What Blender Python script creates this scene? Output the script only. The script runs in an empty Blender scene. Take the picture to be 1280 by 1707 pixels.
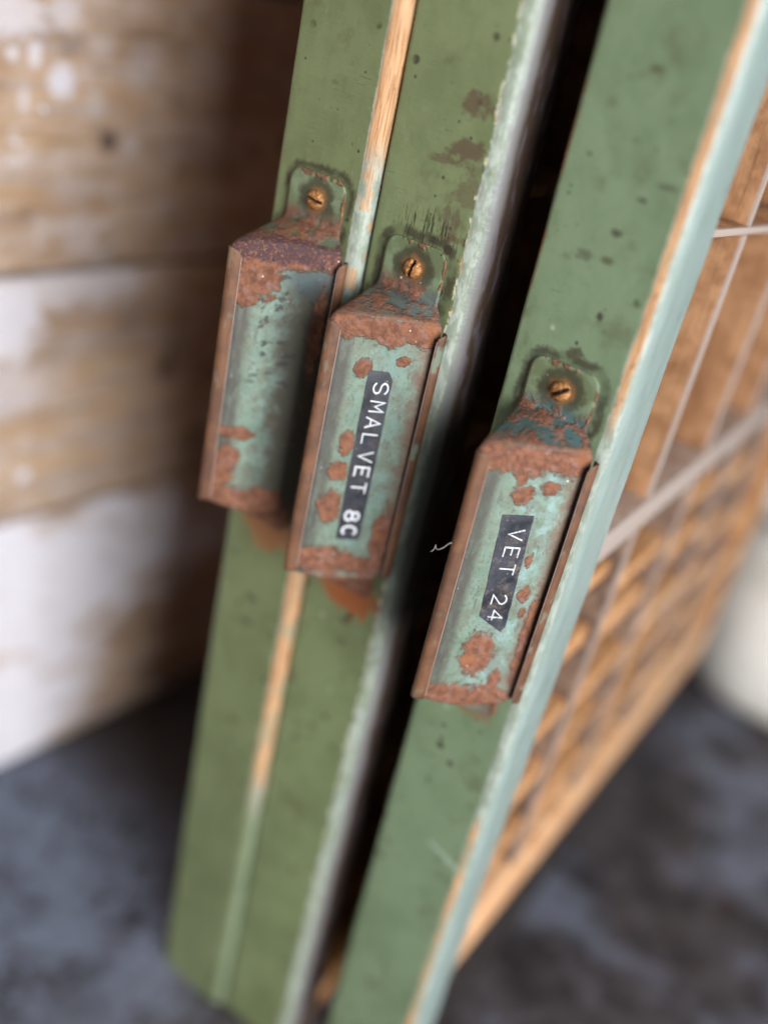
import bpy, bmesh, math, random
from mathutils import Vector, Matrix, noise as mnoise
random.seed(7)
MM = 0.001
SC = bpy.context.scene
COL = SC.collection

# ---------------------------------------------------------------- camera
cam_d = bpy.data.cameras.new('camera')
cam = bpy.data.objects.new('camera', cam_d); COL.objects.link(cam)
RW = ((0.80584039, 0.55869021, 0.1961798), (0.41462947, -0.29587674, -0.86054596), (-0.42273357, 0.77480462, -0.47007886))
rx, dn, fw = (Vector(r) for r in RW)
M = Matrix((rx, -dn, -fw)).transposed().to_4x4()
M.translation = Vector((0.22065811, -0.3246676, 0.17403297))
cam.matrix_world = M
cam_d.sensor_fit = 'HORIZONTAL'; cam_d.sensor_width = 36.0
cam_d.lens = 1658.8 / 1280 * 36.0
cam_d.clip_start = 0.01; cam_d.clip_end = 60
cam_d.dof.use_dof = True
cam_d.dof.focus_distance = 0.372
cam_d.dof.aperture_fstop = 2.5
SC.camera = cam

# ---------------------------------------------------------------- light
world = bpy.data.worlds.new('World'); SC.world = world; world.use_nodes = True
wb = world.node_tree.nodes['Background']
wb.inputs[0].default_value = (0.80, 0.90, 1.0, 1); wb.inputs[1].default_value = 0.11

def area(name, loc, target, sx, sy, power, color):
    l = bpy.data.lights.new(name, 'AREA'); l.shape = 'RECTANGLE'; l.size = sx; l.size_y = sy
    l.energy = power; l.color = color
    o = bpy.data.objects.new(name, l); COL.objects.link(o); o.location = loc
    o.rotation_euler = (Vector(target) - Vector(loc)).to_track_quat('-Z', 'Y').to_euler()
    return o
area('doorway_daylight', (1.85, -1.00, 0.45), (0.0, 0.05, -0.15), 1.2, 1.6, 94, (0.96, 0.98, 1.0))
area('window_daylight', (-0.5, -1.7, 1.0), (0.0, 0.1, -0.05), 0.9, 0.9, 4, (1.0, 0.97, 0.92))

vs = SC.view_settings
vs.view_transform = 'Standard'; vs.look = 'None'; vs.gamma = 1.0; vs.use_curve_mapping = False
vs.exposure = 0.12
SC.cycles.use_adaptive_sampling = True; SC.cycles.adaptive_threshold = 0.03; SC.cycles.adaptive_min_samples = 16
SC.cycles.max_bounces = 6; SC.cycles.diffuse_bounces = 3; SC.cycles.glossy_bounces = 2

# ---------------------------------------------------------------- node expressions
def srgb(r, g, b):
    f = lambda c: (c / 12.92) if c <= 0.04045 else ((c + 0.055) / 1.055) ** 2.4
    return (f(r / 255), f(g / 255), f(b / 255), 1.0)

class X:
    """a float socket with arithmetic"""
    def __init__(s, g, sock): s.g = g; s.s = sock
    def _m(s, op, *o):
        n = s.g.nt.nodes.new('ShaderNodeMath'); n.operation = op
        for i, a in enumerate((s,) + o):
            if isinstance(a, X): s.g.nt.links.new(a.s, n.inputs[i])
            else: n.inputs[i].default_value = float(a)
        return X(s.g, n.outputs[0])
    def __add__(s, o): return s._m('ADD', o)
    __radd__ = __add__
    def __sub__(s, o): return s._m('SUBTRACT', o)
    def __rsub__(s, o): return (s * -1) + o
    def __mul__(s, o): return s._m('MULTIPLY', o)
    __rmul__ = __mul__
    def __truediv__(s, o): return s._m('DIVIDE', o)
    def abs(s): return s._m('ABSOLUTE')
    def mx(s, o): return s._m('MAXIMUM', o)
    def mn(s, o): return s._m('MINIMUM', o)
    def pw(s, o): return s._m('POWER', o)
    def sin(s): return s._m('SINE')
    def step(s, a, b, lo=0.0, hi=1.0):
        n = s.g.nt.nodes.new('ShaderNodeMapRange'); n.interpolation_type = 'SMOOTHSTEP'
        s.g.nt.links.new(s.s, n.inputs['Value'])
        if a > b: a, b, lo, hi = b, a, hi, lo
        n.inputs['From Min'].default_value = a; n.inputs['From Max'].default_value = b
        n.inputs['To Min'].default_value = lo; n.inputs['To Max'].default_value = hi
        return X(s.g, n.outputs['Result'])
    def band(s, a, b, e):
        return s.step(a - e, a + e) * s.step(b + e, b - e)

class G:
    """a material graph in millimetres of the object's own space"""
    def __init__(g, name):
        g.mat = bpy.data.materials.new(name); g.mat.use_nodes = True
        g.nt = g.mat.node_tree
        g.bsdf = g.nt.nodes['Principled BSDF']
        tc = g.nt.nodes.new('ShaderNodeTexCoord')
        v = g.nt.nodes.new('ShaderNodeVectorMath'); v.operation = 'SCALE'; v.inputs['Scale'].default_value = 1000
        g.nt.links.new(tc.outputs['Object'], v.inputs[0]); g.p = v.outputs[0]
        sp = g.nt.nodes.new('ShaderNodeSeparateXYZ'); g.nt.links.new(g.p, sp.inputs[0])
        g.x, g.y, g.z = (X(g, sp.outputs[i]) for i in range(3))
    def vec(g, x, y, z):
        n = g.nt.nodes.new('ShaderNodeCombineXYZ')
        for i, a in enumerate((x, y, z)):
            if isinstance(a, X): g.nt.links.new(a.s, n.inputs[i])
            else: n.inputs[i].default_value = a
        return n.outputs[0]
    def noise(g, size, detail=4, rough=0.55, sx=1, sy=1, sz=1, off=0.0, v=None, dist=0.0):
        """noise with features about `size` mm, stretched by sx, sy, sz"""
        mp = g.nt.nodes.new('ShaderNodeMapping')
        g.nt.links.new(v or g.p, mp.inputs['Vector'])
        mp.inputs['Location'].default_value = (off, off * 1.7, off * .6)
        mp.inputs['Scale'].default_value = (1 / (size * sx), 1 / (size * sy), 1 / (size * sz))
        n = g.nt.nodes.new('ShaderNodeTexNoise'); g.nt.links.new(mp.outputs[0], n.inputs['Vector'])
        n.inputs['Scale'].default_value = 1; n.inputs['Detail'].default_value = min(detail, 3.0)
        n.inputs['Roughness'].default_value = rough; n.inputs['Distortion'].default_value = dist
        return X(g, n.outputs['Fac'])
    def voro(g, size, sx=1, sy=1, sz=1, off=0.0, rnd=1.0):
        mp = g.nt.nodes.new('ShaderNodeMapping'); g.nt.links.new(g.p, mp.inputs['Vector'])
        mp.inputs['Location'].default_value = (off, off * 1.3, off * .7)
        mp.inputs['Scale'].default_value = (1 / (size * sx), 1 / (size * sy), 1 / (size * sz))
        n = g.nt.nodes.new('ShaderNodeTexVoronoi'); g.nt.links.new(mp.outputs[0], n.inputs['Vector'])
        n.inputs['Scale'].default_value = 1; n.inputs['Randomness'].default_value = rnd
        sp = g.nt.nodes.new('ShaderNodeSeparateColor'); g.nt.links.new(n.outputs['Color'], sp.inputs[0])
        return X(g, n.outputs['Distance']), X(g, sp.outputs[0])
    def specks(g, cell, rad, frac, off=0.0, sx=1, sy=1, sz=1):
        d, c = g.voro(cell, sx, sy, sz, off)
        lim = c.step(1 - frac, 1.0) * rad
        return (d - lim).step(0.03, -0.03) * c.step(1 - frac - .01, 1 - frac + .01)
    def mix(g, a, b, f):
        n = g.nt.nodes.new('ShaderNodeMix'); n.data_type = 'RGBA'
        if isinstance(f, X): g.nt.links.new(f.s, n.inputs['Factor'])
        else: n.inputs['Factor'].default_value = f
        for k, c in (('A', a), ('B', b)):
            i = [q for q in n.inputs if q.name == k and q.type == 'RGBA'][0]
            if isinstance(c, tuple): i.default_value = c
            else: g.nt.links.new(c, i)
        return [q for q in n.outputs if q.type == 'RGBA'][0]
    def spot(g, a, b, ca, cb, ra, rb, wob, edge=0.12, amt=0.9):
        """ragged patch at (ca, cb) on the axes a, b"""
        u = (a - ca) / ra; v = (b - cb) / rb
        r = (u * u + v * v).pw(0.5)
        return (r + (wob - 0.5) * (2 * amt)).step(1 + edge, 1 - edge)
    def done(g, col, rough=0.6, bump=None, dist=0.2, metal=0.0, spec=0.4, strength=1.0):
        b = g.bsdf
        if isinstance(col, tuple): b.inputs['Base Color'].default_value = col
        else: g.nt.links.new(col, b.inputs['Base Color'])
        for k, v in (('Roughness', rough), ('Metallic', metal)):
            if isinstance(v, X): g.nt.links.new(v.s, b.inputs[k])
            else: b.inputs[k].default_value = v
        b.inputs['Specular IOR Level'].default_value = spec
        if bump is not None:
            n = g.nt.nodes.new('ShaderNodeBump'); n.inputs['Distance'].default_value = dist * MM
            n.inputs['Strength'].default_value = strength
            g.nt.links.new(bump.s, n.inputs['Height']); g.nt.links.new(n.outputs[0], b.inputs['Normal'])
        return g.mat

# ---------------------------------------------------------------- mesh helpers
def obj(name, verts, faces, mat, parent=None, loc=(0, 0, 0), smooth=True, sharp=None):
    """verts in millimetres"""
    me = bpy.data.meshes.new(name)
    me.from_pydata([tuple(c * MM for c in v) for v in verts], [], faces)
    bm = bmesh.new(); bm.from_mesh(me)
    bmesh.ops.recalc_face_normals(bm, faces=bm.faces)
    bm.to_mesh(me); bm.free()
    if smooth:
        for p in me.polygons: p.use_smooth = True
        if sharp: me.set_sharp_from_angle(angle=math.radians(sharp))
    if mat: me.materials.append(mat)
    o = bpy.data.objects.new(name, me); COL.objects.link(o)
    o.location = loc
    if parent: o.parent = parent
    return o

def empty(name, loc, label, cat, group=None):
    o = bpy.data.objects.new(name, None); COL.objects.link(o); o.location = loc
    o.empty_display_size = .02
    o['label'] = label; o['category'] = cat
    if group: o['group'] = group
    return o

def boxgeo(x0, x1, y0, y1, z0, z1, bev=0.6, seg=2, jit=0.0):
    bm = bmesh.new(); bmesh.ops.create_cube(bm, size=1)
    for v in bm.verts:
        v.co = Vector((x0 if v.co.x < 0 else x1, y0 if v.co.y < 0 else y1, z0 if v.co.z < 0 else z1))
        v.co += Vector((random.uniform(-jit, jit), random.uniform(-jit, jit), random.uniform(-jit, jit)))
    if bev > 0:
        bmesh.ops.bevel(bm, geom=bm.edges[:], offset=bev, segments=seg, affect='EDGES', profile=0.5)
    bm.verts.index_update()
    vs = [tuple(v.co) for v in bm.verts]; fs = [[v.index for v in f.verts] for f in bm.faces]
    bm.free(); return vs, fs

def grid_faces(nu, nv, closed=False, base=0):
    fs = []
    for i in range(nv - 1):
        for j in range(nu if closed else nu - 1):
            a = base + i * nu + j; b = base + i * nu + (j + 1) % nu
            fs.append((a, b, b + nu, a + nu))
    return fs

# ================================================================ SETTING
FLOOR = -392.7
# ---- floor: dark worn stone with dusty blue-grey patches
def mat_floor():
    g = G('dark_stone_floor')
    n1 = g.noise(95, 3, .5, off=3.1); n2 = g.noise(26, 4, .6, off=9.2); n3 = g.noise(6, 4, .65, off=1.4); n4 = g.noise(1.2, 3, .7)
    pale = (n1 * .75 + n2 * .25).step(.47, .64)
    c = g.mix(srgb(46, 42, 44), srgb(78, 72, 74), n2.step(.35, .68))
    c = g.mix(c, srgb(60, 38, 34), g.noise(42, 3, .5, off=22).step(.58, .70) * .7)
    c = g.mix(c, srgb(118, 124, 142), pale * (n3.step(.3, .62) * .4 + .4))
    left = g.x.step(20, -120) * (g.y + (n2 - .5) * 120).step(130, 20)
    c = g.mix(c, srgb(50, 40, 34), (g.y + (n2 - .5) * 120).band(60, 420, 50) * g.x.step(60, -20) * .8)  # shadow of the cases beside the wall, painted into the floor colour
    c = g.mix(c, srgb(112, 122, 142), left * (n3 * .5 + n2 * .5).step(.34, .58) * .8)
    c = g.mix(c, srgb(24, 22, 23), n4.step(.62, .75) * .5)
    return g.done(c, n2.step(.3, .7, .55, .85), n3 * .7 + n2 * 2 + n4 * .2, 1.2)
N = 90
vs_, xs = [], []
for j in range(N + 1):
    for i in range(N + 1):
        x = -2600 + 5200 * ((i / N - .5) * 1.0 + .5); y = -1500 + 5200 * j / N
        z = FLOOR + 2.2 * mnoise.noise(Vector((x / 160, y / 160, .3)))
        vs_.append((x, y, z))
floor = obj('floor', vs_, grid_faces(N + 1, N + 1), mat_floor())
floor['kind'] = 'structure'

# ---- plank wall
WY, WPX = 0.10161, -245.0
def mat_plank(k):
    g = G('old_pine_plank_%d' % k)
    # x along the plank, z up
    gr = g.noise(4.2, 5, .6, sx=26, sy=1, sz=1, off=k * 13.7, dist=.35)
    gr2 = g.noise(1.9, 4, .6, sx=40, sy=1, sz=1, off=k * 5.1)
    big = g.noise(70, 3, .5, sx=1.8, off=k * 3.3); mid = g.noise(18, 5, .62, sx=1.6, off=k * 7.7); fine = g.noise(3.0, 5, .7, off=k)
    c = g.mix(srgb(150, 120, 92), srgb(182, 152, 122), big.step(.35, .65))
    c = g.mix(c, srgb(104, 76, 54), gr.step(.48, .68) * .7)
    c = g.mix(c, srgb(70, 50, 36), gr2.step(.54, .68) * .65)
    c = g.mix(c, srgb(170, 118, 66), mid.step(.56, .70) * .5)
    c = g.mix(c, srgb(74, 54, 42), g.noise(26, 4, .6, off=k * 2.2 + 40, sx=1.5).step(.56, .70) * .6)
    # chalky lime wash left in the grain
    wash = (mid * .6 + fine * .4)
    c = g.mix(c, srgb(186, 174, 168), (wash * .6 + gr * .4).step(.42, .60) * .55)
    if k == 0:      # topmost visible plank: drips, a fat splash, pale wash top left
        m = wash.step(.52, .66) * g.x.step(150, 40) * .7 * g.noise(30, 3, .5, off=61).step(.38, .62)
        w = g.noise(3.0, 4, .6, off=8)
        for (cx, cz, ra, rb, a) in ((60, 88, 8.0, 8.5, .95), (44, 101, 3.6, 6, .8), (31, 100, 3.2, 3, .8), (50, 74, 2.0, 1.6, .85), (34, 56, 2.0, 2, .85), (82, 78, 6, 8, .3),
                             (108, 56, 5, 4, .4), (70, 30, 14, 9, .2), (76, 4, 12, 14, .3), (92, -8, 9, 7, .2), (85, 108, 8, 5, .25), (110, 100, 10, 12, .25), (25, 118, 26, 10, .65), (60, 122, 9, 8, .5), (38, 78, 3, 6, .5)):
            m = m.mx(g.spot(g.x, g.z, cx, cz, ra, rb, w, .45, .8) * a)
    elif k == 1:
        w = g.noise(14, 4, .6, off=18)
        m = g.spot(g.x, g.z, 18, -40, 34, 34, w, .35, .8) * .9
        m = m.mx(g.spot(g.x, g.z, 70, -26, 55, 13, w, .4, .7) * .6)
        m = m.mx(g.spot(g.x, g.z, 44, -148, 4.5, 4.5, fine, .2, .3) * .95)
        m = m.mx(g.spot(g.x, g.z, 25, -88, 40, 16, w, .5, .8) * .45)
        m = m.mx(wash.step(.55, .66) * g.x.step(130, 30) * .5)
    else:
        w = g.noise(22, 4, .55, sx=1.6, off=28)
        m = g.spot(g.x, g.z, 0, -240, 225, 62, w, .22, .75) * .97
        m = m.mx(g.spot(g.x, g.z, -10, -340, 120, 62, w, .25, .7) * .96)
        m = m * (wash.step(.36, .46) * .35 + .65)
    if k > 2 or k < 0: m = wash.step(.58, .7) * .5
    c = g.mix(c, g.mix(srgb(192, 187, 192), srgb(216, 213, 219), fine), m)
    # knots
    for (kx, kz) in ((92, 58), (235, 60), (150, -90)):
        r = g.spot(g.x, g.z, kx, kz, 5, 6, mid, .5, .5)
        c = g.mix(c, srgb(58, 44, 46), r * .75)
    h = gr * .8 + gr2 * .5 + fine * .35
    return g.done(c, .72, h, 1.1, spec=.25)

wall = empty('plank_wall', (WPX * MM, 0, FLOOR * MM), 'old brown pine plank wall with white limewash splashes beside the green cases', 'wall')
wall.rotation_euler = (0, 0, math.radians(90) - WY)
# plank local frame: x along the wall, y out of the room, z world height
def plank(k, z0, z1, thick=24.0, mat=None):
    nu, nz = 60, 8
    vs, prof = [], []
    r = 2.2
    for t in range(5):
        a = math.pi / 2 * t / 4; prof.append((-(thick - r) - r * math.sin(a) + thick, z0 + r - r * math.cos(a)))
    for t in range(1, nz): prof.append((0, z0 + r + (z1 - z0 - 2 * r) * t / nz))
    for t in range(5):
        a = math.pi / 2 * t / 4; prof.append((-(thick - r) - r * math.cos(a) + thick, z1 - r + r * math.sin(a)))
    prof += [(thick, z1), (thick, z0)]
    prof = [(max(0, b) if False else b, z) for b, z in prof]
    n = len(prof)
    for i in range(nu + 1):
        x = -500 + 1700 * i / nu
        for (b, z) in prof:
            w = mnoise.noise(Vector((x / 140, z / 40, k * 3.7))) * .9
            e = mnoise.noise(Vector((x / 60, k * 9.1 + (1 if z > (z0 + z1) / 2 else 0), 5.5))) * .9
            front = b < thick - 1
            vs.append((x, b + (w if front else 0), z + (e if min(abs(z - z0), abs(z - z1)) < 3 else 0)))
    fs = grid_faces(n, nu + 1, True)
    fs += [tuple(range(n)), tuple(nu * n + i for i in range(n))]
    o = obj('plank', vs, fs, mat, wall, (0, 0, -FLOOR * MM), sharp=50)
    return o
zs_ = [(-15.2, 146.0, 0), (-179.0, -18.4, 1), (-390.5, -182.6, 2), (149.2, 315.0, 3), (318.0, 480.0, 4), (483, 640, 5)]
for a, b, k in zs_: plank(k, a, b, mat=mat_plank(k))
def mat_plain(name, col, rough=.8):
    g = G(name); n = g.noise(8, 4, .6)
    return g.done(g.mix(col, tuple(c * .6 for c in col[:3]) + (1,), n), rough, n, .4)
obj('backing_board', *boxgeo(-500, 1200, 27, 36, FLOOR + 1, 640, 0), mat_plain('dark_backing', srgb(40, 30, 24)), wall, (0, 0, -FLOOR * MM), smooth=False)

# ================================================================ TYPE CASES
# face frame of a label pull, mm: origin at the top middle of its upper tab
XL, YL, XR, YR = -9.8, -36.2, 20.55, -5.6
FW = math.hypot(XR - XL, YR - YL); UX, UY = (XR - XL) / FW, (YR - YL) / FW
NX, NY = UY, -UX            # out of the label face
def fpt(s, h, z): return (XL + UX * s + NX * h, YL + UY * s + NY * h, z)

def mat_board(k, w, zl):
    """green paint on wood; x: 0 left edge .. w right edge, y: 0 front; z: 0 at the pull's upper tab top"""
    g = G('green_painted_wood_%d' % k)
    x, y, z = g.x, g.y, g.z
    big = g.noise(38, 3, .5, off=k * 11); mid = g.noise(9, 4, .6, off=k * 4.4, sz=1.5); fin = g.noise(1.6, 4, .65, off=k); mic = g.noise(.5, 3, .6, off=k * 2)
    brush = g.noise(1.1, 3, .55, sx=8, sz=1, sy=8, off=k * 3)
    base = [srgb(108, 118, 82), srgb(114, 125, 88), srgb(114, 131, 102)][k]
    dark = [srgb(97, 106, 72), srgb(102, 113, 78), srgb(102, 119, 90)][k]
    c = g.mix(dark, base, (big * .6 + mid * .4).step(.36, .6))
    c = g.mix(c, srgb(118, 132, 96), brush.step(.56, .72) * .28)
    # handling grime: brown film, specks, scratches
    c = g.mix(c, srgb(84, 82, 56), g.noise(15, 5, .65, off=70 + k).step(.55, .72) * .45)
    c = g.mix(c, srgb(52, 48, 38), g.specks(7.5, .28, .42, off=k * 3.3) * mid.step(.35, .55) * .9)
    c = g.mix(c, srgb(44, 40, 34), g.specks(3.1, .22, .25, off=k * 6.1 + 2) * mid.step(.42, .6) * .85)
    c = g.mix(c, srgb(74, 66, 50), g.specks(17, .20, .5, off=k * 1.9 + 4, sx=1.4, sz=.7) * .75)
    c = g.mix(c, srgb(150, 164, 132), g.specks(13, .10, .5, off=k * 2.9 + 9) * .8)
    scr = g.noise(.8, 2, .5, sx=10, sz=1.2, sy=10, off=31 + k * 5, dist=1.2).step(.68, .74) * g.noise(22, 2, .5, off=15 + k).step(.5, .62)
    c = g.mix(c, srgb(66, 66, 48), scr * .8)
    scr2 = g.noise(.7, 2, .5, sx=1.6, sz=11, sy=5, off=83 + k * 5, dist=1.5).step(.67, .73) * g.noise(18, 2, .5, off=35 + k).step(.48, .6)
    c = g.mix(c, srgb(138, 150, 116), scr2 * .5)
    xc = [(x - 22.0), (x - 22.2), (x - 23.6)][k]
    # dark greasy halo round the pull's tab: rounded-box distance
    qx = (xc.abs() - 8.5).mx(0); qz = ((z + 11.5).abs() - 6).mx(0)
    sd = (qx * qx + qz * qz).pw(.5) - 5.6
    wob = (mid - .5) * 3.2 + (fin - .5) * 2.4 + (g.noise(1.3, 3, .6, sx=.8, sz=5, off=12) - .5) * 3.0 * z.step(-1, 4)
    halo = (sd + wob).band(.3, [3.0, 4.2, 3.6][k], 1.1) * z.step(-34, -24) * g.noise(9, 2, .5, off=60 + k).step(.36, .56, .35, 1.0)
    c = g.mix(c, srgb(52, 46, 34), halo * .85)
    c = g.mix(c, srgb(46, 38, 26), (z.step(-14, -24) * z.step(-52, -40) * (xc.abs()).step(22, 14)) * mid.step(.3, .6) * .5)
    # rust run below the pull
    c = g.mix(c, srgb(150, 84, 46), g.spot(xc, z, 3, -159, [15, 15, 9][k], [12, 12, 4][k], g.noise(5, 4, .6, off=k + 3), .2, .9) * [.7, .95, .35][k])
    if k == 1:       # brown smudges and a dark bristle scuff
        w2 = g.noise(4.5, 5, .7, off=50)
        for (a, b, ra, rb, t) in ((32.5, 52, 5, 4.2, .8), (41, 51, 6, 1.5, .5), (33.5, 36, 7, 4, .8), (26, 31, 7, 1.6, .6), (39, 22, 6, 6, .5), (35, 10, 2, 7, .6), (31, 12, 1.5, 6, .6), (36, 5, 6, 1.5, .6)):
            c = g.mix(c, srgb(86, 68, 54), g.spot(x, z, a, b, ra, rb, w2, .3, 1.5) * t)
        st = g.noise(.9, 3, .6, sx=.7, sy=1, sz=7, off=5).step(.5, .62)
        c = g.mix(c, srgb(44, 40, 28), g.spot(x, z, 26, 5, 13, 7, g.noise(3, 3, .6, off=9), .6, .8) * st * .85)
    if k == 2:
        w2 = g.noise(3, 5, .7, off=33)
        for (a, b, ra, rb, t) in ((26, 48, 2.0, 1.3, .8), (29, 20, 1.3, 1.5, .9), (17, 38, 3.2, 1.8, .55), (24, 4, 3.4, 2.5, .8), (38, 66, 3, 1.0, .6), (44, 72, 1.4, 1.6, .8), (30, 60, 1.2, .8, .6)):
            c = g.mix(c, srgb(66, 58, 46), g.spot(x, z, a, b, ra, rb, w2, .3, 1.2) * t)
        c = g.mix(c, srgb(150, 168, 150), g.spot(x, z + (x - 38) * .35, 38, -243, 12, 1.6, w2, .4, .8) * .7)
    # ---- worn right arris: chalky undercoat, then bare wood
    r = 6.0
    wv = (mid - .5) * 1.4 + (fin - .5) * .9
    wx = x - w
    cool = [srgb(128, 150, 136), srgb(136, 150, 142), srgb(142, 155, 154)][k]
    side = wx.step(-4.2 , -1.5)  # right side: skylight highlight painted in as a paler, cooler tone
    c = g.mix(c, g.mix(cool, srgb(122, 138, 132), g.noise(5, 4, .6, sz=6, off=2).step(.4, .65) * .6), (side * .8) if k else (side * .15))
    grain = g.noise(.55, 4, .6, sx=1, sy=1, sz=26, off=k)
    wood = g.mix(srgb(196, 152, 110), srgb(146, 102, 68), grain.step(.42, .68))
    wood = g.mix(wood, srgb(150, 140, 112), g.noise(9, 4, .65, sz=2.5, off=k + 36).step(.46, .62) * (z.step(-40, -140) * .75 + .2))
    wood = g.mix(wood, srgb(92, 62, 44), g.noise(2.4, 4, .65, sz=2, off=k + 6).step(.60, .74) * .6)
    if k == 0:
        bare = (wx + wv * 1.2).band(-5.4, 3.0, .25) * (z + wv * 14).step(0, 22).mx((z + wv * 22).band(-315, -150, 22)).mx(g.noise(9, 3, .6, sz=2, off=5).step(.55, .6) * z.step(-60, -40) * .8)
        under = (wx + wv * 1.2).band(-6.0, 2, .3) * z.step(-345, -300, .12, 1.0)
    elif k == 1:
        bare = (wx + wv * 1.6).band(-8.2, -7.0, .25) * g.noise(5, 3, .6, sz=1.4, off=77).step(.58, .64) * z.step(-60, 30)
        under = (wx + wv * 1.6).band(-7.7, -3.0, .35) * g.noise(10, 3, .6, off=17).step(.32, .5, .45, 1)
        c = g.mix(c, srgb(196, 190, 160), (wx + wv * 2.2).band(-8.4, -7.3, .2) * g.noise(3.2, 3, .6, sz=1.5, off=27).step(.48, .56))
    else:
        bare = (wx + wv * .9).band(-6.5, -3.4, .25) * ((z + wv * 9).step(-26, -2)).mx((z + wv * 14).step(-205, -222))
        under = (wx + wv * .9).band(-7.0, -2.2, .3)
    c = g.mix(c, g.mix(srgb(136, 144, 132), srgb(170, 177, 168), g.noise(2.5, 4, .7, sz=3, off=k + 51).step(.4, .62)), under * .8)
    c = g.mix(c, wood, bare)
    if k == 1:
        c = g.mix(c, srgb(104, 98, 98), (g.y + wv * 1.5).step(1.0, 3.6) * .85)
        c = g.mix(c, srgb(64, 46, 34), (g.y + wv * 2.5).step(4.0, 9.0) * .9)  # side shade painted in, darker with depth to offset the light it catches
        c = g.mix(c, srgb(110, 104, 112), g.noise(4, 4, .6, sz=4, off=81).step(.5, .66) * side * .6)
    # worn left arris, thin
    chips = (x + wv * 1.6).step(1.5, .9) * g.noise(7, 3, .6, sz=2.5, off=44 + k).step(.52, .58)
    c = g.mix(c, srgb(150, 96, 60), chips * z.step(0, 10) * (1 if k == 2 else .45))
    rough = (fin * .5 + mid * .5).step(.3, .7, .30, .52) + bare * .25 + halo * .15
    h = brush * .25 + fin * .35 + mic * .12 + mid * .5
    return g.done(c, rough, h, .35, spec=.45)

def board(k, w, dpt, zb, zt, rl, rr, mat, parent, loc):
    """drawer-front board, rounded long edges, slightly uneven"""
    prof = []
    def arc(cx, cy, r, a0, a1, n):
        for i in range(n + 1):
            a = math.radians(a0 + (a1 - a0) * i / n); prof.append((cx + r * math.cos(a), cy + r * math.sin(a)))
    arc(rl, rl, rl, 180, 270, 6)
    for i in range(1, 12): prof.append((rl + (w - rl - rr) * i / 12, 0))
    arc(w - rr, rr, rr, 270, 360, 9)
    prof.append((w, dpt)); prof.append((0, dpt))
    n = len(prof); nz = 150
    vs = []
    for i in range(nz + 1):
        z = zb + (zt - zb) * i / nz
        for (x, y) in prof:
            q = Vector((x / 30, z / 45, k * 5.0))
            f = max(0.0, 1 - y / 8.0)
            e = mnoise.noise(Vector((k * 2.0, z / 22, .5))) * .35 + mnoise.noise(Vector((k * 2.0, z / 5, 7.5))) * .14
            el = mnoise.noise(Vector((k * 2.0 + 40, z / 18, .5))) * .28 + mnoise.noise(Vector((k * 2.0, z / 6, 17.5))) * .10
            dx = e * max(0, (x - w + 9) / 9) + el * max(0, (4 - x) / 4)
            dy = .18 * f * mnoise.noise(q)
            vs.append((x + dx, y + dy, z))
    fs = grid_faces(n, nz + 1, True)
    fs += [tuple(range(n)), tuple(nz * n + i for i in range(n))]
    return obj('front_board', vs, fs, mat, parent, loc, sharp=60)

def mat_casewood():
    g = G('case_wood')
    gr = g.noise(1.4, 5, .6, sx=1, sy=14, sz=14, off=3); mid = g.noise(14, 4, .6); fin = g.noise(2.5, 4, .65)
    c = g.mix(srgb(150, 100, 58), srgb(190, 138, 90), mid.step(.35, .65))
    c = g.mix(c, srgb(96, 60, 36), gr.step(.5, .7) * .6)
    c = g.mix(c, srgb(104, 92, 86), g.noise(22, 3, .6, off=8).step(.5, .66) * .5)
    return g.done(c, .65, gr + fin * .4, .3, spec=.3)
def mat_divider(name, face_a, face_b, edge, top):
    """thin compartment divider: brown faces, dusty worn top edge (object x is up out of the case)"""
    g = G(name)
    mid = g.noise(12, 4, .6); fin = g.noise(2.2, 4, .65); gr = g.noise(1.6, 4, .6, sy=12, sz=12)
    c = g.mix(face_a, face_b, mid.step(.35, .65))
    c = g.mix(c, tuple(q * .45 for q in face_a[:3]) + (1,), gr.step(.52, .7) * .5)
    c = g.mix(c, edge, (g.x + fin * 1.2).step(top - 1.6, top - .2))
    return g.done(c, .7, fin, .3, spec=.25)
def mat_divider_old():
    g = G('dusty_divider_wood')
    mid = g.noise(12, 4, .6); fin = g.noise(2.2, 4, .65)
    c = g.mix(srgb(150, 130, 120), srgb(186, 164, 150), mid.step(.35, .65))
    c = g.mix(c, srgb(108, 80, 60), fin.step(.55, .7) * .5)
    return g.done(c, .7, fin, .3, spec=.25)
def mat_tan():
    g = G('tan_case_wood')
    gr = g.noise(1.4, 5, .6, sx=1, sy=14, sz=1, off=3); mid = g.noise(16, 4, .6, off=2)
    c = g.mix(srgb(196, 146, 104), srgb(218, 174, 134), mid.step(.35, .65))
    c = g.mix(c, srgb(150, 100, 62), gr.step(.52, .7) * .5)
    return g.done(c, .6, gr, .3, spec=.3)
WOOD, TAN = mat_casewood(), mat_tan()
XTOP = 122.6
DIVW = mat_divider('divider_wood', srgb(142, 100, 68), srgb(172, 128, 92), srgb(162, 146, 136), XTOP)
ROWW = mat_divider('lit_tan_divider_wood', srgb(184, 132, 86), srgb(208, 158, 112), srgb(206, 164, 126), XTOP)  # tan brightness of the lit upper faces painted into this wood
DIVC = mat_divider('shaded_column_wood', srgb(96, 74, 62), srgb(134, 108, 90), srgb(150, 136, 128), XTOP)  # darker copy: compartment shade painted into the column faces
COLW = mat_divider('shaded_panel_wood', srgb(84, 66, 58), srgb(112, 92, 82), srgb(140, 118, 106), XTOP)  # darkest copy: compartment shade painted into the base panel
CROSS = mat_divider('dusty_cross_divider', srgb(150, 124, 108), srgb(168, 144, 128), srgb(158, 143, 134), XTOP + 1)

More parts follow.
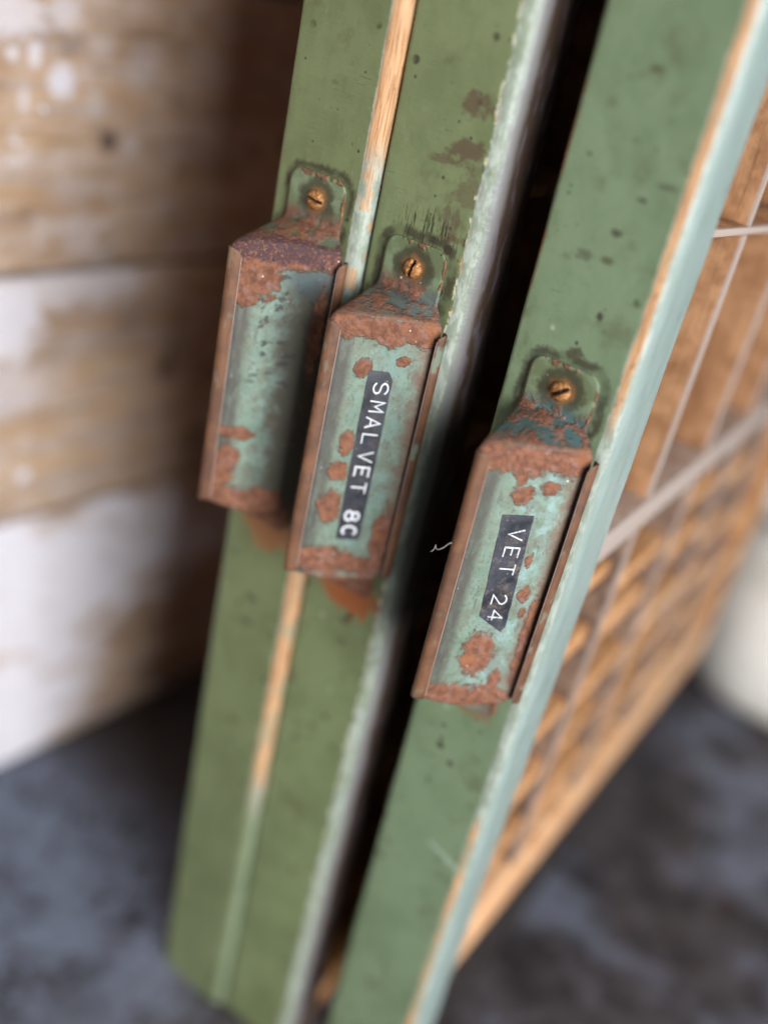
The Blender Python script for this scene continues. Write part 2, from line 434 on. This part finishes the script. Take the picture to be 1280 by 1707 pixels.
# ---- label pull
def fillet(pts, r, n=5):
    out = [pts[0]]
    for i in range(1, len(pts) - 1):
        p0, p1, p2 = (Vector(q) for q in pts[i - 1:i + 2])
        a = (p0 - p1); b = (p2 - p1)
        rr = min(r[i - 1], a.length * .45, b.length * .45)
        s, e = p1 + a.normalized() * rr, p1 + b.normalized() * rr
        for t in range(n + 1):
            u = t / n; out.append(tuple((1 - u) ** 2 * s + 2 * u * (1 - u) * p1 + u * u * e))
    out.append(pts[-1]); return out

ZT, ZB = -27.0, -137.5       # label face top and bottom
def pull_plate_geo(k):
    # profile: (protrusion at the finger edge, z)
    P = 36.2
    prof = fillet([(1.0, 0), (1.0, -20.5), (P, ZT), (P, ZB), (1.0, ZB - 6.5), (1.0, -157.5)], [3.5, 4.5, 3.0, 3.0], 6)
    # resample long stretches
    pts = [prof[0]]
    for a, b in zip(prof, prof[1:]):
        d = math.hypot(b[0] - a[0], b[1] - a[1]); n = max(1, int(d / 2.0))
        for i in range(1, n + 1): pts.append((a[0] + (b[0] - a[0]) * i / n, a[1] + (b[1] - a[1]) * i / n))
    # fine stations at the round tab ends
    def tabhw(z):
        R, hw = 5.5, 13.8
        d = min(-z, z + 157.5)
        if d >= R: return hw
        return hw - R + math.sqrt(max(0, R * R - (R - d) ** 2))
    extra = [0.15, .5, 1.0, 1.8, 2.8, 4.0, 5.5]
    pts = [q for q in pts if 5.6 < -q[1] < 151.9 or -q[1] in ()]
    pts = [(1.0, -0.02)] + [(1.0, -e) for e in extra] + pts + [(1.0, -157.5 + e) for e in reversed(extra)] + [(1.0, -157.48)]
    nu = 22; vs = []
    for (pp, z) in pts:
        f = (pp - 1.0) / (P - 1.0)
        hw = tabhw(z)
        for j in range(nu + 1):
            u = j / nu
            tx, ty = -hw + 2 * hw * u, -1.0
            bx, by = XL + (XR - XL) * u, YL + (YR - YL) * u
            x = tx + (bx - tx) * f; y = ty + (by - ty) * f
            # hammered unevenness on the caps and a faint hollow in the face
            d = .25 * mnoise.noise(Vector((x / 7, z / 7, k * 4.0 + y / 9))) * (1 if f > .05 else .15)
            h = -.5 * math.sin(math.pi * u) * f * (1 if ZB < z < ZT else .3) + d
            sag = math.sin(math.pi * u) ** .8 * (-5.0 * min(1, max(0, (-z - 118) / 19)) * min(1, max(0, (z + 157) / 12)) + 1.6 * min(1, max(0, (z + 40) / 12)) * min(1, max(0, (-16 - z) / 6)))
            vs.append((x + NX * h * f, y + NY * h * f - (0 if f > .05 else abs(d)), z + sag))
    return vs, grid_faces(nu + 1, len(pts))

def lip_geo(side, k):
    """folded card lip along one long edge of the label face"""
    rim = [(0.2, .1), (-.35, .7), (-.45, 1.5), (-.25, 2.2), (.3, 2.65), (1.2, 2.8), (2.4, 2.85), (3.4, 2.8), (4.4, 2.7)]
    n = len(rim); vs = []; nz = 70
    z1, z0 = ZT - 1.0, ZB + .3
    for i in range(nz + 1):
        t = i / nz
        z = z1 + (z0 - z1) * t
        d = min(z1 - z, 99); R = 4.0
        cut = 0 if d >= R else R - math.sqrt(max(0, R * R - (R - d) ** 2))
        d2 = z - z0
        cut = max(cut, 0 if d2 > 1 else (1 - d2) * .6)
        for j, (s, h) in enumerate(rim):
            s2 = min(s, 4.4 - cut) if s > 1 else s
            wob = .22 * mnoise.noise(Vector((z / 14, k * 3.1 + side, j * .1))) * max(0, (j - 3)) / 5
            hh = h * (1.25 if side > 0 else 1) + wob * 1.2
            if side > 0 and s2 > 0: s2 *= .74
            ss = s2 if side < 0 else FW + 1.2 - s2
            vs.append(fpt(ss, hh, z))
    return vs, grid_faces(n, nz + 1)

def solid(o, t, off=0.0):
    m = o.modifiers.new('sheet', 'SOLIDIFY'); m.thickness = t * MM; m.offset = off
    return o

RUST = {0: [(20, -28.5, 26, 5.5), (10.4, -38, 10, 9), (8.8, -46, 4.5, 5), (12, -105.5, 7, 3), (8.5, -121, 5.5, 10), (16, -137.5, 22, 7), (38, -60, 3, 20)],
        1: [(8, -29, 14, 6), (22, -30, 13, 6), (35, -29.5, 12, 5.5), (16.4, -45.5, 3.4, 3.8), (31.5, -41.2, 2.7, 2.2), (15.5, -78, 3.4, 5.0), (14.6, -90.5, 4.2, 4.6), (13.8, -107, 4.6, 7.5), (16.5, -132.5, 14, 6.5), (31, -134.0, 8, 5), (38, -122, 4.5, 16)],
        2: [(22, -28.5, 25, 7.5), (8, -31, 9, 5), (21.4, -44.3, 4.6, 3.8), (30.8, -40.6, 4.0, 3.0), (19.5, -38, 2.0, 4), (22.2, -116, 7.0, 10.5), (20, -139.5, 22, 8), (32.3, -128, 3.0, 4.5), (31.2, -72, 1.7, 3.0), (33.3, -86.6, 2.4, 4), (35.0, -95.3, 1.8, 2.6), (39.5, -110, 2.5, 20)]}
def rust_color(g, k, off=0.0):
    n = g.noise(3.0, 5, .7, off=off + k); n2 = g.noise(.9, 4, .7, off=off + 5); n3 = g.noise(8, 3, .5, off=off + 2)
    c = g.mix(srgb(98, 62, 46), srgb(134, 88, 66), n.step(.34, .66))
    c = g.mix(c, srgb(152, 96, 58), n3.step(.54, .70) * .55)
    c = g.mix(c, srgb(62, 36, 28), n2.step(.56, .72) * .7)
    c = g.mix(c, srgb(138, 106, 98), g.noise(5, 4, .6, off=off + 9).step(.52, .68) * .55)
    return c, n, n2
def mat_pull(k):
    g = G('rusted_sage_steel_%d' % k)
    x, y, z = g.x, g.y, g.z
    s = (x - XL) * UX + (y - YL) * UY
    wob = g.noise(6.5, 5, .68, off=k * 7.3 + 2); mid = g.noise(11, 4, .6, off=k * 3.1); fin = g.noise(1.3, 4, .7, off=k); mic = g.noise(.45, 3, .7)
    c = g.mix(srgb(104, 124, 108), srgb(122, 144, 129), mid.step(.36, .62))
    c = g.mix(c, srgb(138, 166, 162) if k == 2 else srgb(114, 140, 136), s.band(21, 36, 5) * (.75 if k == 2 else .5) * g.noise(7, 4, .6, off=k + 25).step(.36, .56))
    # brownish handling film, streaks, soot
    c = g.mix(c, srgb(96, 92, 74), (mid * .5 + wob * .5).step(.44, .60) * .6)
    c = g.mix(c, srgb(84, 76, 62), (s + (wob - .5) * 9).step(16, 6) * .45)
    c = g.mix(c, srgb(66, 58, 48), g.noise(2.2, 4, .7, sz=4, off=k + 71).step(.56, .70) * .5)
    c = g.mix(c, srgb(70, 62, 52), fin.step(.53, .70) * .5)
    c = g.mix(c, srgb(112, 72, 50), g.specks(2.3, .26, .20, off=k * 3 + 17) * wob.step(.40, .58) * .85)
    c = g.mix(c, srgb(54, 48, 42), g.specks(1.3, .24, .16, off=k * 3 + 27) * .6)
    lb = (s + (wob - .5) * 5).band(5.5, 10.5, 1.6)
    c = g.mix(c, srgb(70, 66, 60), lb * .85 * z.step(-32, -38) * g.noise(4, 4, .7, sz=3, off=k + 8).step(.3, .55, .4, 1))
    c = g.mix(c, srgb(58, 54, 50), (s + (fin - .5) * 2).band(4.2, 6.2, .6) * .8)  # shadow line along the left lip, painted into the face colour
    c = g.mix(c, srgb(112, 74, 58), (s + (wob - .5) * 8 + (fin - .5) * 5).step(33, 42) * .8 * z.step(-24, -34))
    if k == 0:
        c = g.mix(c, srgb(66, 58, 44), (s + (wob - .5) * 16 - (z + 50) * .03).step(18, 30) * .88 * z.step(-30, -44))
        blot = g.noise(5, 4, .6, off=91, sx=1.3, sz=.8).step(.57, .63)
        c = g.mix(c, srgb(50, 44, 40), blot * s.band(12, 36, 5) * z.step(-92, -80) * .85)
        c = g.mix(c, srgb(46, 60, 66), g.spot(s, z, 33, -36, 10, 9, wob, .5, .7) * .7)
    rc, rn, rn2 = rust_color(g, k)
    rust = None
    rag = wob * .45 + g.noise(2.6, 4, .7, off=k * 2 + 31) * .35 + fin * .2
    for (a, b, ra, rb) in RUST[k]:
        q = g.spot(s, z, a, b, ra, rb, rag, .15, 1.7)
        rust = q if rust is None else rust.mx(q)
    onface = z.step(ZT + 2.5, ZT + .5) * z.step(-155, -150)
    capm = z.step(ZT + .2, ZT + 2.2) * z.step(-12, -19)
    rust = rust * onface
    # caps: rust with remnants of blue-green paint
    rem = [(wob * .5 + mid * .5).step(.46, .60), (wob * .6 + mid * .4).step(.42, .57), (wob * .6 + mid * .4).step(.42, .56)][k]
    rust = rust.mx(capm * (1 - rem * (z.step(-25.5, -23.5))))
    # bottom cap and tab edges
    rust = rust.mx((z + (wob - .5) * 8).step(-138, -141) * [.9, .95, .85][k] * (1 - z.step(-146, -148) * [0, 0, .7][k] * (x.abs() + (wob - .5) * 4).step(12.5, 11)))
    edge = (((x.abs() - 13.8).abs() * -1) + (wob - .5) * 3.4).step(-1.2, -.3) * z.step(-21, -18) * (x.step(2, 6) * .9 + .35).mn(1)
    top = (z + (wob - .5) * 4).step(-1.9, -1.2)
    rust = rust.mx(edge * g.noise(5, 2, .5, off=k + 14).step(.40, .52)).mx(top * g.noise(6, 2, .5, off=k + 44).step(.50, .58) * .9)
    # tab is painted the board's green, greasy round the screw
    tab = z.step(-21, -18)
    tg = g.mix(srgb(98, 108, 78), srgb(116, 130, 102), mid.step(.4, .6))
    c = g.mix(c, tg, tab)
    rr = ((x - .5) * (x - .5) + (z + 10) * (z + 10)).pw(.5) + (wob - .5) * 7 + (fin - .5) * 2
    c = g.mix(c, srgb(54, 48, 36), tab * rr.band(4.5, 9.0, 1.4) * .8)
    c = g.mix(c, srgb(128, 78, 40), tab * rr.step(6.5, 4.5) * .6)
    cappaint = g.mix(srgb(60, 66, 64), [srgb(86, 94, 76), srgb(88, 96, 92), srgb(66, 92, 92)][k], wob.step(.4, .6))
    c = g.mix(c, cappaint, capm)
    c = g.mix(c, rc, rust)
    if k == 0:   # purple-black scale on the upper cap
        c = g.mix(c, srgb(66, 48, 56), (z + (wob - .5) * 9).band(-32, -23.5, 1.2) * fin.step(.38, .5) * .85)
    # bright mineral flecks
    c = g.mix(c, srgb(216, 222, 214), g.specks(4.0, .10, .25, off=k * 5 + 1) * .75)
    c = g.mix(c, srgb(200, 190, 180), g.specks(1.6, .16, .10, off=k * 5 + 4) * .7)
    rough = rust * .38 + .42 + fin * .12
    h = rust * .35 + rn * rust * 1.4 + rn2 * rust * .9 + fin * .3 + mic * .25
    return g.done(c, rough, h, .32, spec=.4)
def mat_lip(k):
    g = G('brown_rusted_lip_%d' % k)
    n = g.noise(1.6, 4, .7, sz=5, off=k); m = g.noise(12, 3, .6, off=k * 2); f = g.noise(.6, 3, .7)
    s0 = (g.x - XL) * UX + (g.y - YL) * UY
    c = g.mix(srgb(84, 54, 36), srgb(110, 72, 46), m.step(.35, .65))
    c = g.mix(c, srgb(74, 46, 32), n.step(.54, .70) * .6)
    c = g.mix(c, srgb(150, 112, 100), f.step(.62, .74) * .35)
    c = g.mix(c, srgb(104, 122, 104), g.noise(7, 4, .6, sz=2, off=k + 20).step(.60, .66) * s0.step(20, 30, .3, .8))
    c = g.mix(c, srgb(176, 150, 138), g.specks(2.2, .12, .10, off=k) * .6)
    s = (g.x - XL) * UX + (g.y - YL) * UY; hh = (g.x - XL) * NX + (g.y - YL) * NY
    free = (s.band(4.15, 5.2, .1)).mx(s.band(FW - 3.0, FW - 1.85, .1)) * hh.step(1.6, 2.2)
    c = g.mix(c, srgb(176, 156, 148), free * (f * .5 + .5))
    return g.done(c, .55, n + f * .5, .22, spec=.45)
def mat_screw():
    g = G('rusted_brass_screw')
    n = g.noise(1.4, 5, .7); f = g.noise(.4, 3, .7)
    c = g.mix(srgb(122, 76, 40), srgb(190, 136, 80), n.step(.36, .64))
    c = g.mix(c, srgb(92, 48, 24), f.step(.55, .7) * .7)
    c = g.mix(c, srgb(40, 24, 14), (g.x * g.x + g.z * g.z).step(13, 16, 0, .4).mx((g.y * -1).step(1.5, .8) * (g.x * g.x + g.z * g.z).step(14, 11)))
    return g.done(c, f.step(.3, .7, .35, .6), n + f, .2, metal=.25, spec=.5)
SCREW = mat_screw()
def screw_geo(ang):
    R, H = 4.0, 3.0
    nr, na = 11, 40; vs = [(0, -H + 1.5, 0)]
    ca, sa = math.cos(ang), math.sin(ang)
    for i in range(1, nr + 1):
        r = R * i / nr
        for j in range(na):
            a = 2 * math.pi * j / na
            x, z = r * math.cos(a), r * math.sin(a)
            y = -H * math.sqrt(max(0, 1 - (r / R) ** 2)) ** .8
            t = abs(-sa * x + ca * z)
            if t < .78: y = max(y, -H + 2.3)
            y += .12 * mnoise.noise(Vector((x / 1.5, z / 1.5, ang)))
            vs.append((x, y if i < nr else 0.6, z))
    fs = [(0, 1 + j, 1 + (j + 1) % na) for j in range(na)]
    for i in range(nr - 1):
        for j in range(na):
            a = 1 + i * na + j; b = 1 + i * na + (j + 1) % na
            fs.append((a, b, b + na, a + na))
    return vs, fs

# ---- embossed tape
def mat_tape(k):
    g = G('black_embossing_tape_%d' % k)
    n = g.noise(9, 4, .65, off=k * 3); f = g.noise(.8, 4, .7, off=k); m = g.noise(3, 4, .7, off=k + 4)
    c = g.mix(srgb(26, 28, 36), srgb(48, 50, 60), n.step(.35, .65))
    c = g.mix(c, srgb(112, 96, 84) if k == 2 else srgb(92, 78, 70), m.step(.48, .68) * (f.step(.3, .65)) * (.75 if k == 2 else .5))
    c = g.mix(c, srgb(190, 186, 184), g.specks(1.5, .18, .16, off=k + 1) * .8)
    return g.done(c, n.step(.3, .7, .28, .5), f * .5 + n, .12, spec=.5)
def mat_letter(k):
    g = G('white_stressed_plastic_%d' % k)
    f = g.noise(.7, 4, .7, off=k)
    c = g.mix(srgb(226, 226, 230), srgb(110, 104, 104), f.step(.54 if k == 1 else .42, .70) * (.4 if k == 1 else .85))
    return g.done(c, .45, f, .05, spec=.4)

def arcpts(cx, cy, rx_, ry_, a0, a1, n=8):
    return [(cx + rx_ * math.cos(math.radians(a0 + (a1 - a0) * i / n)), cy + ry_ * math.sin(math.radians(a0 + (a1 - a0) * i / n))) for i in range(n + 1)]
# single-stroke capitals: x 0..1 reading direction, y 0..1 up
GLY = {
    'S': [arcpts(.5, .74, .5, .26, 25, 180, 8) + arcpts(.5, .74, .5, .24, 180, 268, 5) + arcpts(.5, .26, .5, .24, 88, 0, 5) + arcpts(.5, .26, .5, .26, 0, -155, 8)],
    'M': [[(0, 0), (.04, 1), (.5, .35), (.96, 1), (1, 0)]],
    'A': [[(0, 0), (.5, 1), (1, 0)], [(.2, .34), (.8, .34)]],
    'L': [[(.05, 1), (.05, 0), (.95, 0)]],
    'V': [[(0, 1), (.5, 0), (1, 1)]],
    'E': [[(.95, 1), (.05, 1), (.05, 0), (.95, 0)], [(.05, .52), (.75, .52)]],
    'T': [[(0, 1), (1, 1)], [(.5, 1), (.5, 0)]],
    '8': [arcpts(.5, .76, .42, .24, 0, 360, 14), arcpts(.5, .27, .5, .27, 0, 360, 14)],
    'C': [arcpts(.52, .5, .5, .5, 50, 310, 16)],
    '2': [arcpts(.5, .72, .48, .28, 165, -40, 10) + [(.05, 0), (1, 0)]],
    '4': [[(.75, 0), (.75, 1), (0, .30), (1, .30)]],
}
def stroke_geo(pl, wd, ht, vs, fs, place):
    """rounded ridge along a polyline"""
    sec = [(-wd, 0), (-wd * .75, ht * .7), (0, ht), (wd * .75, ht * .7), (wd, 0)]
    base = len(vs); n = len(pl); m = len(sec)
    for i, p in enumerate(pl):
        p = Vector(p)
        d1 = (Vector(pl[i]) - Vector(pl[i - 1])).normalized() if i else None
        d2 = (Vector(pl[i + 1]) - Vector(pl[i])).normalized() if i < n - 1 else None
        d = ((d1 or d2) + (d2 or d1)); d = d.normalized() if d.length > .2 else (d2 or d1)
        nn = Vector((-d.y, d.x)); k = 1.0
        if d1 and d2: k = min(1.8, 1 / max(.45, nn.dot(Vector((-d1.y, d1.x)))))
        ext = Vector((0, 0))
        if i == 0: ext = -d * wd * .6
        if i == n - 1: ext = d * wd * .6
        for (o, h) in sec:
            q = p + nn * o * k + ext; vs.append(place(q.x, q.y, h))
    for i in range(n - 1):
        for j in range(m - 1):
            a = base + i * m + j; fs.append((a, a + 1, a + 1 + m, a + m))
    fs.append(tuple(base + j for j in range(m))); fs.append(tuple(base + (n - 1) * m + j for j in range(m)))

def add_tape(k, parent, corners, letters, lw):
    th = .55; lift = 0.15
    def face_h(s): return -.5 * math.sin(math.pi * max(0, min(1, s / FW)))
    n = len(corners); vs = []
    bm = bmesh.new()
    top = [bm.verts.new((s, z, th)) for s, z in corners]
    f = bm.faces.new(top)
    r = bmesh.ops.extrude_face_region(bm, geom=[f])
    for v in [q for q in r['geom'] if isinstance(q, bmesh.types.BMVert)]: v.co.z = 0
    bmesh.ops.bevel(bm, geom=[e for e in bm.edges if all(abs(v.co.z - th) < 1e-6 for v in e.verts)], offset=.18, segments=2, affect='EDGES')
    bm.verts.index_update()
    vs = [fpt(v.co.x, v.co.z + lift + face_h(v.co.x), v.co.y) for v in bm.verts]; fs = [[v.index for v in q.verts] for q in bm.faces]
    bm.free()
    t = obj('label_tape', vs, fs, mat_tape(k), parent, sharp=40)
    vs, fs = [], []
    H, W = 5.7, 4.3
    for ch, s, z, b in letters:
        for pl in GLY[ch]:
            pts = [((x - .5) * W, (y - .5) * H) for x, y in pl]
            # reading direction is down the pull (-z); letter tops point to +s
            stroke_geo(pts, lw * b, .42, vs, fs, lambda u, v, h, s=s, z=z: fpt(s + v, h + th - .02 + lift + face_h(s + v), z - u))
    obj('lettering', vs, fs, mat_letter(k), parent, sharp=70)
    return t

TEXT1 = [(c, s - .1, z, b) for c, s, z, b in (('S', 24.6, -53.2, 1), ('M', 24.6, -60.9, 1), ('A', 24.3, -67.9, 1), ('L', 24.2, -74.9, .95), ('V', 24.2, -82.8, 1), ('E', 24.0, -89.6, 1.25), ('T', 24.0, -96.9, 1.15), ('8', 23.8, -110.4, 1.6), ('C', 23.8, -117.4, 1.6))]
TEXT2 = [('V', 23.0, -60.8, .9), ('E', 23.2, -68.4, 1), ('T', 23.5, -75.9, .95), ('2', 24.2, -89.7, 1), ('4', 24.6, -97.0, .9)]

CASES = [  # label, left x, right x, y, z of tab top, tab centre x, bottom z, radius of right arris, floor under it
    dict(xl=-38.6, xr=7.4, y=0.0, zt=101.0, xc=-16.6, zb=-391.5, rr=5.0, rl=2.0,
         label='green wooden type case with an unlabelled rusty pull, standing next to the plank wall'),
    dict(xl=8.3, xr=57.6, y=4.1, zt=88.0, xc=30.6, zb=-391.5, rr=8.0, rl=2.0,
         label='green wooden type case with black tape label SMALVET 8C on its rusty pull'),
    dict(xl=78.6, xr=128.6, y=2.7, zt=65.6, xc=102.25, zb=-296.0, zf=-345.0, rr=6.0, rl=2.0,
         label='green wooden type case with black tape label VET 24 and its open compartments showing'),
]
ZTOP = 330.0; DEPTH = 455.0; FB = 26.0
case_objs = []
def part(name, geo, mat, parent, off, smooth=True):
    return obj(name, geo[0], geo[1], mat, parent, off, smooth=smooth, sharp=40)
for k, c in enumerate(CASES):
    xl, xr, y0 = c['xl'], c['xr'], c['y']
    w = xr - xl
    root = empty('type_case', ((xl + xr) / 2 * MM, y0 * MM, c['zb'] * MM), c['label'], 'type case', 'type cases standing on end beside the plank wall')
    def off(x, y, z): return ((x - (xl + xr) / 2) * MM, (y - y0) * MM, (z - c['zb']) * MM)
    c['zr'] = c['zt']
    board(k, w, FB, c.get('zf', c['zb']) - c['zt'], ZTOP - c['zt'], c['rl'], c['rr'], mat_board(k, w, 0), root, off(xl, y0, c['zt']))
    o0 = off(0, 0, 0)
    xi = xr - 5.0 if k else xr - 2.0          # rails sit a little below the front board's arris
    yb, ye = y0 + FB, y0 + FB + DEPTH
    # frame
    part('end_rail', boxgeo(xl + 1.5, xi, yb + .4, ye, c['zb'], c['zb'] + (40 if k == 2 else 22), 1.5), TAN if k == 2 else WOOD, root, o0)
    part('end_rail', boxgeo(xl + 1.5, xi, yb + .4, ye, ZTOP - 22, ZTOP, 1.5), WOOD, root, o0)
    part('back_rail', boxgeo(xl + 1.5, xi, ye - 20, ye - .5, c['zb'] + 40.5, ZTOP - 22.5, 1.5), WOOD, root, o0)
    part('base_panel', boxgeo(xl + 3, xl + 9, yb + .4, ye - 20.5, c['zb'] + (40.5 if k == 2 else 22.5), ZTOP - 22.5, .5), COLW if k == 2 else WOOD, root, o0)
    xd0, xd1 = xl + 9.3, xi - 1.0
    zlo, zhi = c['zb'] + (40.8 if k == 2 else 22.8), ZTOP - 22.8
    ylo, yhi = yb + .8, ye - 20.8
    if k == 2:
        # thick cross rail, then upper big boxes and lower small boxes
        d = part('cross_divider', boxgeo(xd0, xi + .2, ylo, yhi, -27.5, -12.5, 1.2), CROSS, root, o0)
        for zz, sl in ((112.0, -.055), (214.0, 0.0)):
            v2, f2 = boxgeo(xd0, xd1, ylo, yhi, zz - 1.5, zz + 1.5, .5)
            part('divider', ([(x, y, z + (y - 100) * sl) for x, y, z in v2], f2), DIVW, root, o0)
        for yy in (101.0, 188.0, 275.0, 362.0):
            for za, zb_ in ((-12.2, 110.2), (113.8, 212.2), (215.8, zhi)):
                part('divider', boxgeo(xd0, xd1, yy - 1.6, yy + 1.6, za, zb_, .5), DIVW, root, o0)
        cols = [ylo, 101.0, 188.0, 275.0, 362.0, yhi]
        for yy in cols[1:-1]: part('divider', boxgeo(xd0, xd1, yy - 1.6, yy + 1.6, zlo, -27.8, .5), DIVC, root, o0)
        for i in range(5):                       # short cross pieces, set by hand at uneven heights
            zz = -52.0 - 17 * (i % 2) - random.uniform(0, 8)
            while zz > zlo + 16:
                t = random.uniform(3.6, 6.4)
                part('divider', boxgeo(xd0, xd1 - random.uniform(.5, 6), cols[i] + 1.9, cols[i + 1] - 1.9, zz - t, zz + t, 1.0), ROWW, root, o0)
                zz -= random.uniform(34, 46)
    else:
        for zz in (-300, -200, -100, 0, 110, 220): part('divider', boxgeo(xd0, xd1, ylo, yhi, zz - 2, zz + 2, .5), WOOD, root, o0)
        for yy in (120, 240, 360):
            zz0 = [zlo, -297.7, -197.7, -97.7, 2.3, 112.3, 222.3]; zz1 = [-302.3, -202.3, -102.3, -2.3, 107.7, 217.7, zhi]
            for a, b in zip(zz0, zz1): part('divider', boxgeo(xd0, xd1, yy - 2, yy + 2, a, b, .5), WOOD, root, o0)
    # label pull
    vs, fs = pull_plate_geo(k)
    pull = solid(obj('label_pull', vs, fs, mat_pull(k), root, off(c['xc'], y0, c['zt'])), .9)
    lm = mat_lip(k)
    for side in (-1, 1):
        v2, f2 = lip_geo(side, k); solid(obj('card_lip', v2, f2, lm, pull), .75)
    ang = [math.radians(-8), math.radians(78), math.radians(38)][k]
    v2, f2 = screw_geo(ang); obj('screw', v2, f2, SCREW, pull, (.4 * MM, -1.3 * MM, -10 * MM))
    if k == 1:
        add_tape(1, pull, [(18.3, -46.3), (26.6, -46.3), (28.6, -49.6), (28.9, -121.6), (19.0, -121.9)], TEXT1, .34)
    if k == 2:
        add_tape(2, pull, [(15.6, -53.0), (28.0, -52.4), (30.2, -102.4), (28.7, -105.0), (25.5, -103.0), (22.0, -100.6), (18.2, -98.1)], TEXT2, .33)
    case_objs.append(root)

# sleeper under the right-hand case
def mat_block():
    g = G('tarred_timber'); n = g.noise(3, 4, .6, sy=10); m = g.noise(14, 3, .6)
    return g.done(g.mix(srgb(34, 30, 30), srgb(58, 50, 48), m.step(.4, .7)), .8, n, .6, spec=.2)
vs, fs = boxgeo(86, 118, 40, 470, FLOOR + 1.0, -296.2, 2.5, 2)
blk = obj('timber_sleeper', [(x - 102, y - 255, z - FLOOR) for x, y, z in vs], fs, mat_block(), None, (.102, .255, FLOOR * MM), sharp=40)
blk['label'] = 'dark tarred timber sleeper on the floor under the VET 24 type case'; blk['category'] = 'timber'

# cream crock behind the cases
def mat_crock():
    g = G('cream_glaze'); n = g.noise(40, 3, .5); f = g.noise(4, 4, .6)
    c = g.mix(srgb(238, 233, 224), srgb(222, 216, 204), n.step(.4, .65))
    c = g.mix(c, srgb(150, 136, 116), f.step(.66, .76) * .4)
    return g.done(c, .3, f, .1, spec=.5)
prof = [(0, 0), (60, 0), (72, 3), (84, 14), (98, 40), (106, 80), (108, 120), (104, 160), (98, 178), (100, 186), (104, 190), (103, 195), (97, 196), (93, 190), (95, 176), (100, 150), (102, 110), (98, 60), (84, 24), (60, 10), (0, 8)]
na = 64; vs = []
for (r, z) in prof:
    for j in range(na):
        a = 2 * math.pi * j / na; vs.append((max(r, .01) * 1.12 * math.cos(a), max(r, .01) * 1.12 * math.sin(a), z * 1.12))
fs = grid_faces(na, len(prof), True)
crock = obj('crock', vs, fs, mat_crock(), None, (.176, .655, (FLOOR + 1.5) * MM))
crock['label'] = 'round cream glazed crock standing on the dark floor behind the open case'; crock['category'] = 'crock'

# curled lint caught on the finger edge of the VET 24 pull
def tube(pts, r, seg=6):
    vs, fs = [], []
    n = len(pts)
    for i, p in enumerate(pts):
        p = Vector(p); d = (Vector(pts[min(i + 1, n - 1)]) - Vector(pts[max(i - 1, 0)])).normalized()
        a = d.cross(Vector((.3, .2, .9))).normalized(); b = d.cross(a)
        for j in range(seg):
            t = 2 * math.pi * j / seg; rr = r * (1 if 0 < i < n - 1 else .4)
            vs.append(tuple(p + a * rr * math.cos(t) + b * rr * math.sin(t)))
    fs = grid_faces(seg, n, True); fs += [tuple(range(seg)), tuple((n - 1) * seg + j for j in range(seg))]
    return vs, fs
def mat_lint():
    g = G('pale_lint'); n = g.noise(1, 2)
    return g.done(g.mix(srgb(176, 168, 160), srgb(130, 122, 114), n), .8)
cs = CASES[2]
p0 = Vector(fpt(-.9, 1.6, -66)) + Vector((cs['xc'], cs['y'], cs['zt']))
pts = []
for i in range(22):
    t = i / 21
    pts.append(tuple(p0 + Vector((-8.5 * t + .8 * math.sin(9 * t), -1.2 * math.sin(4 * t), -6.5 * t + 1.3 * math.sin(11 * t)))))
vs, fs = tube([tuple(Vector(q) - p0) for q in pts], .17)
lint = obj('lint_strand', vs, fs, mat_lint(), None, tuple(p0 * MM))
lint['label'] = 'tiny curled white lint strand stuck to the rusty lip of the VET 24 pull'; lint['category'] = 'lint'
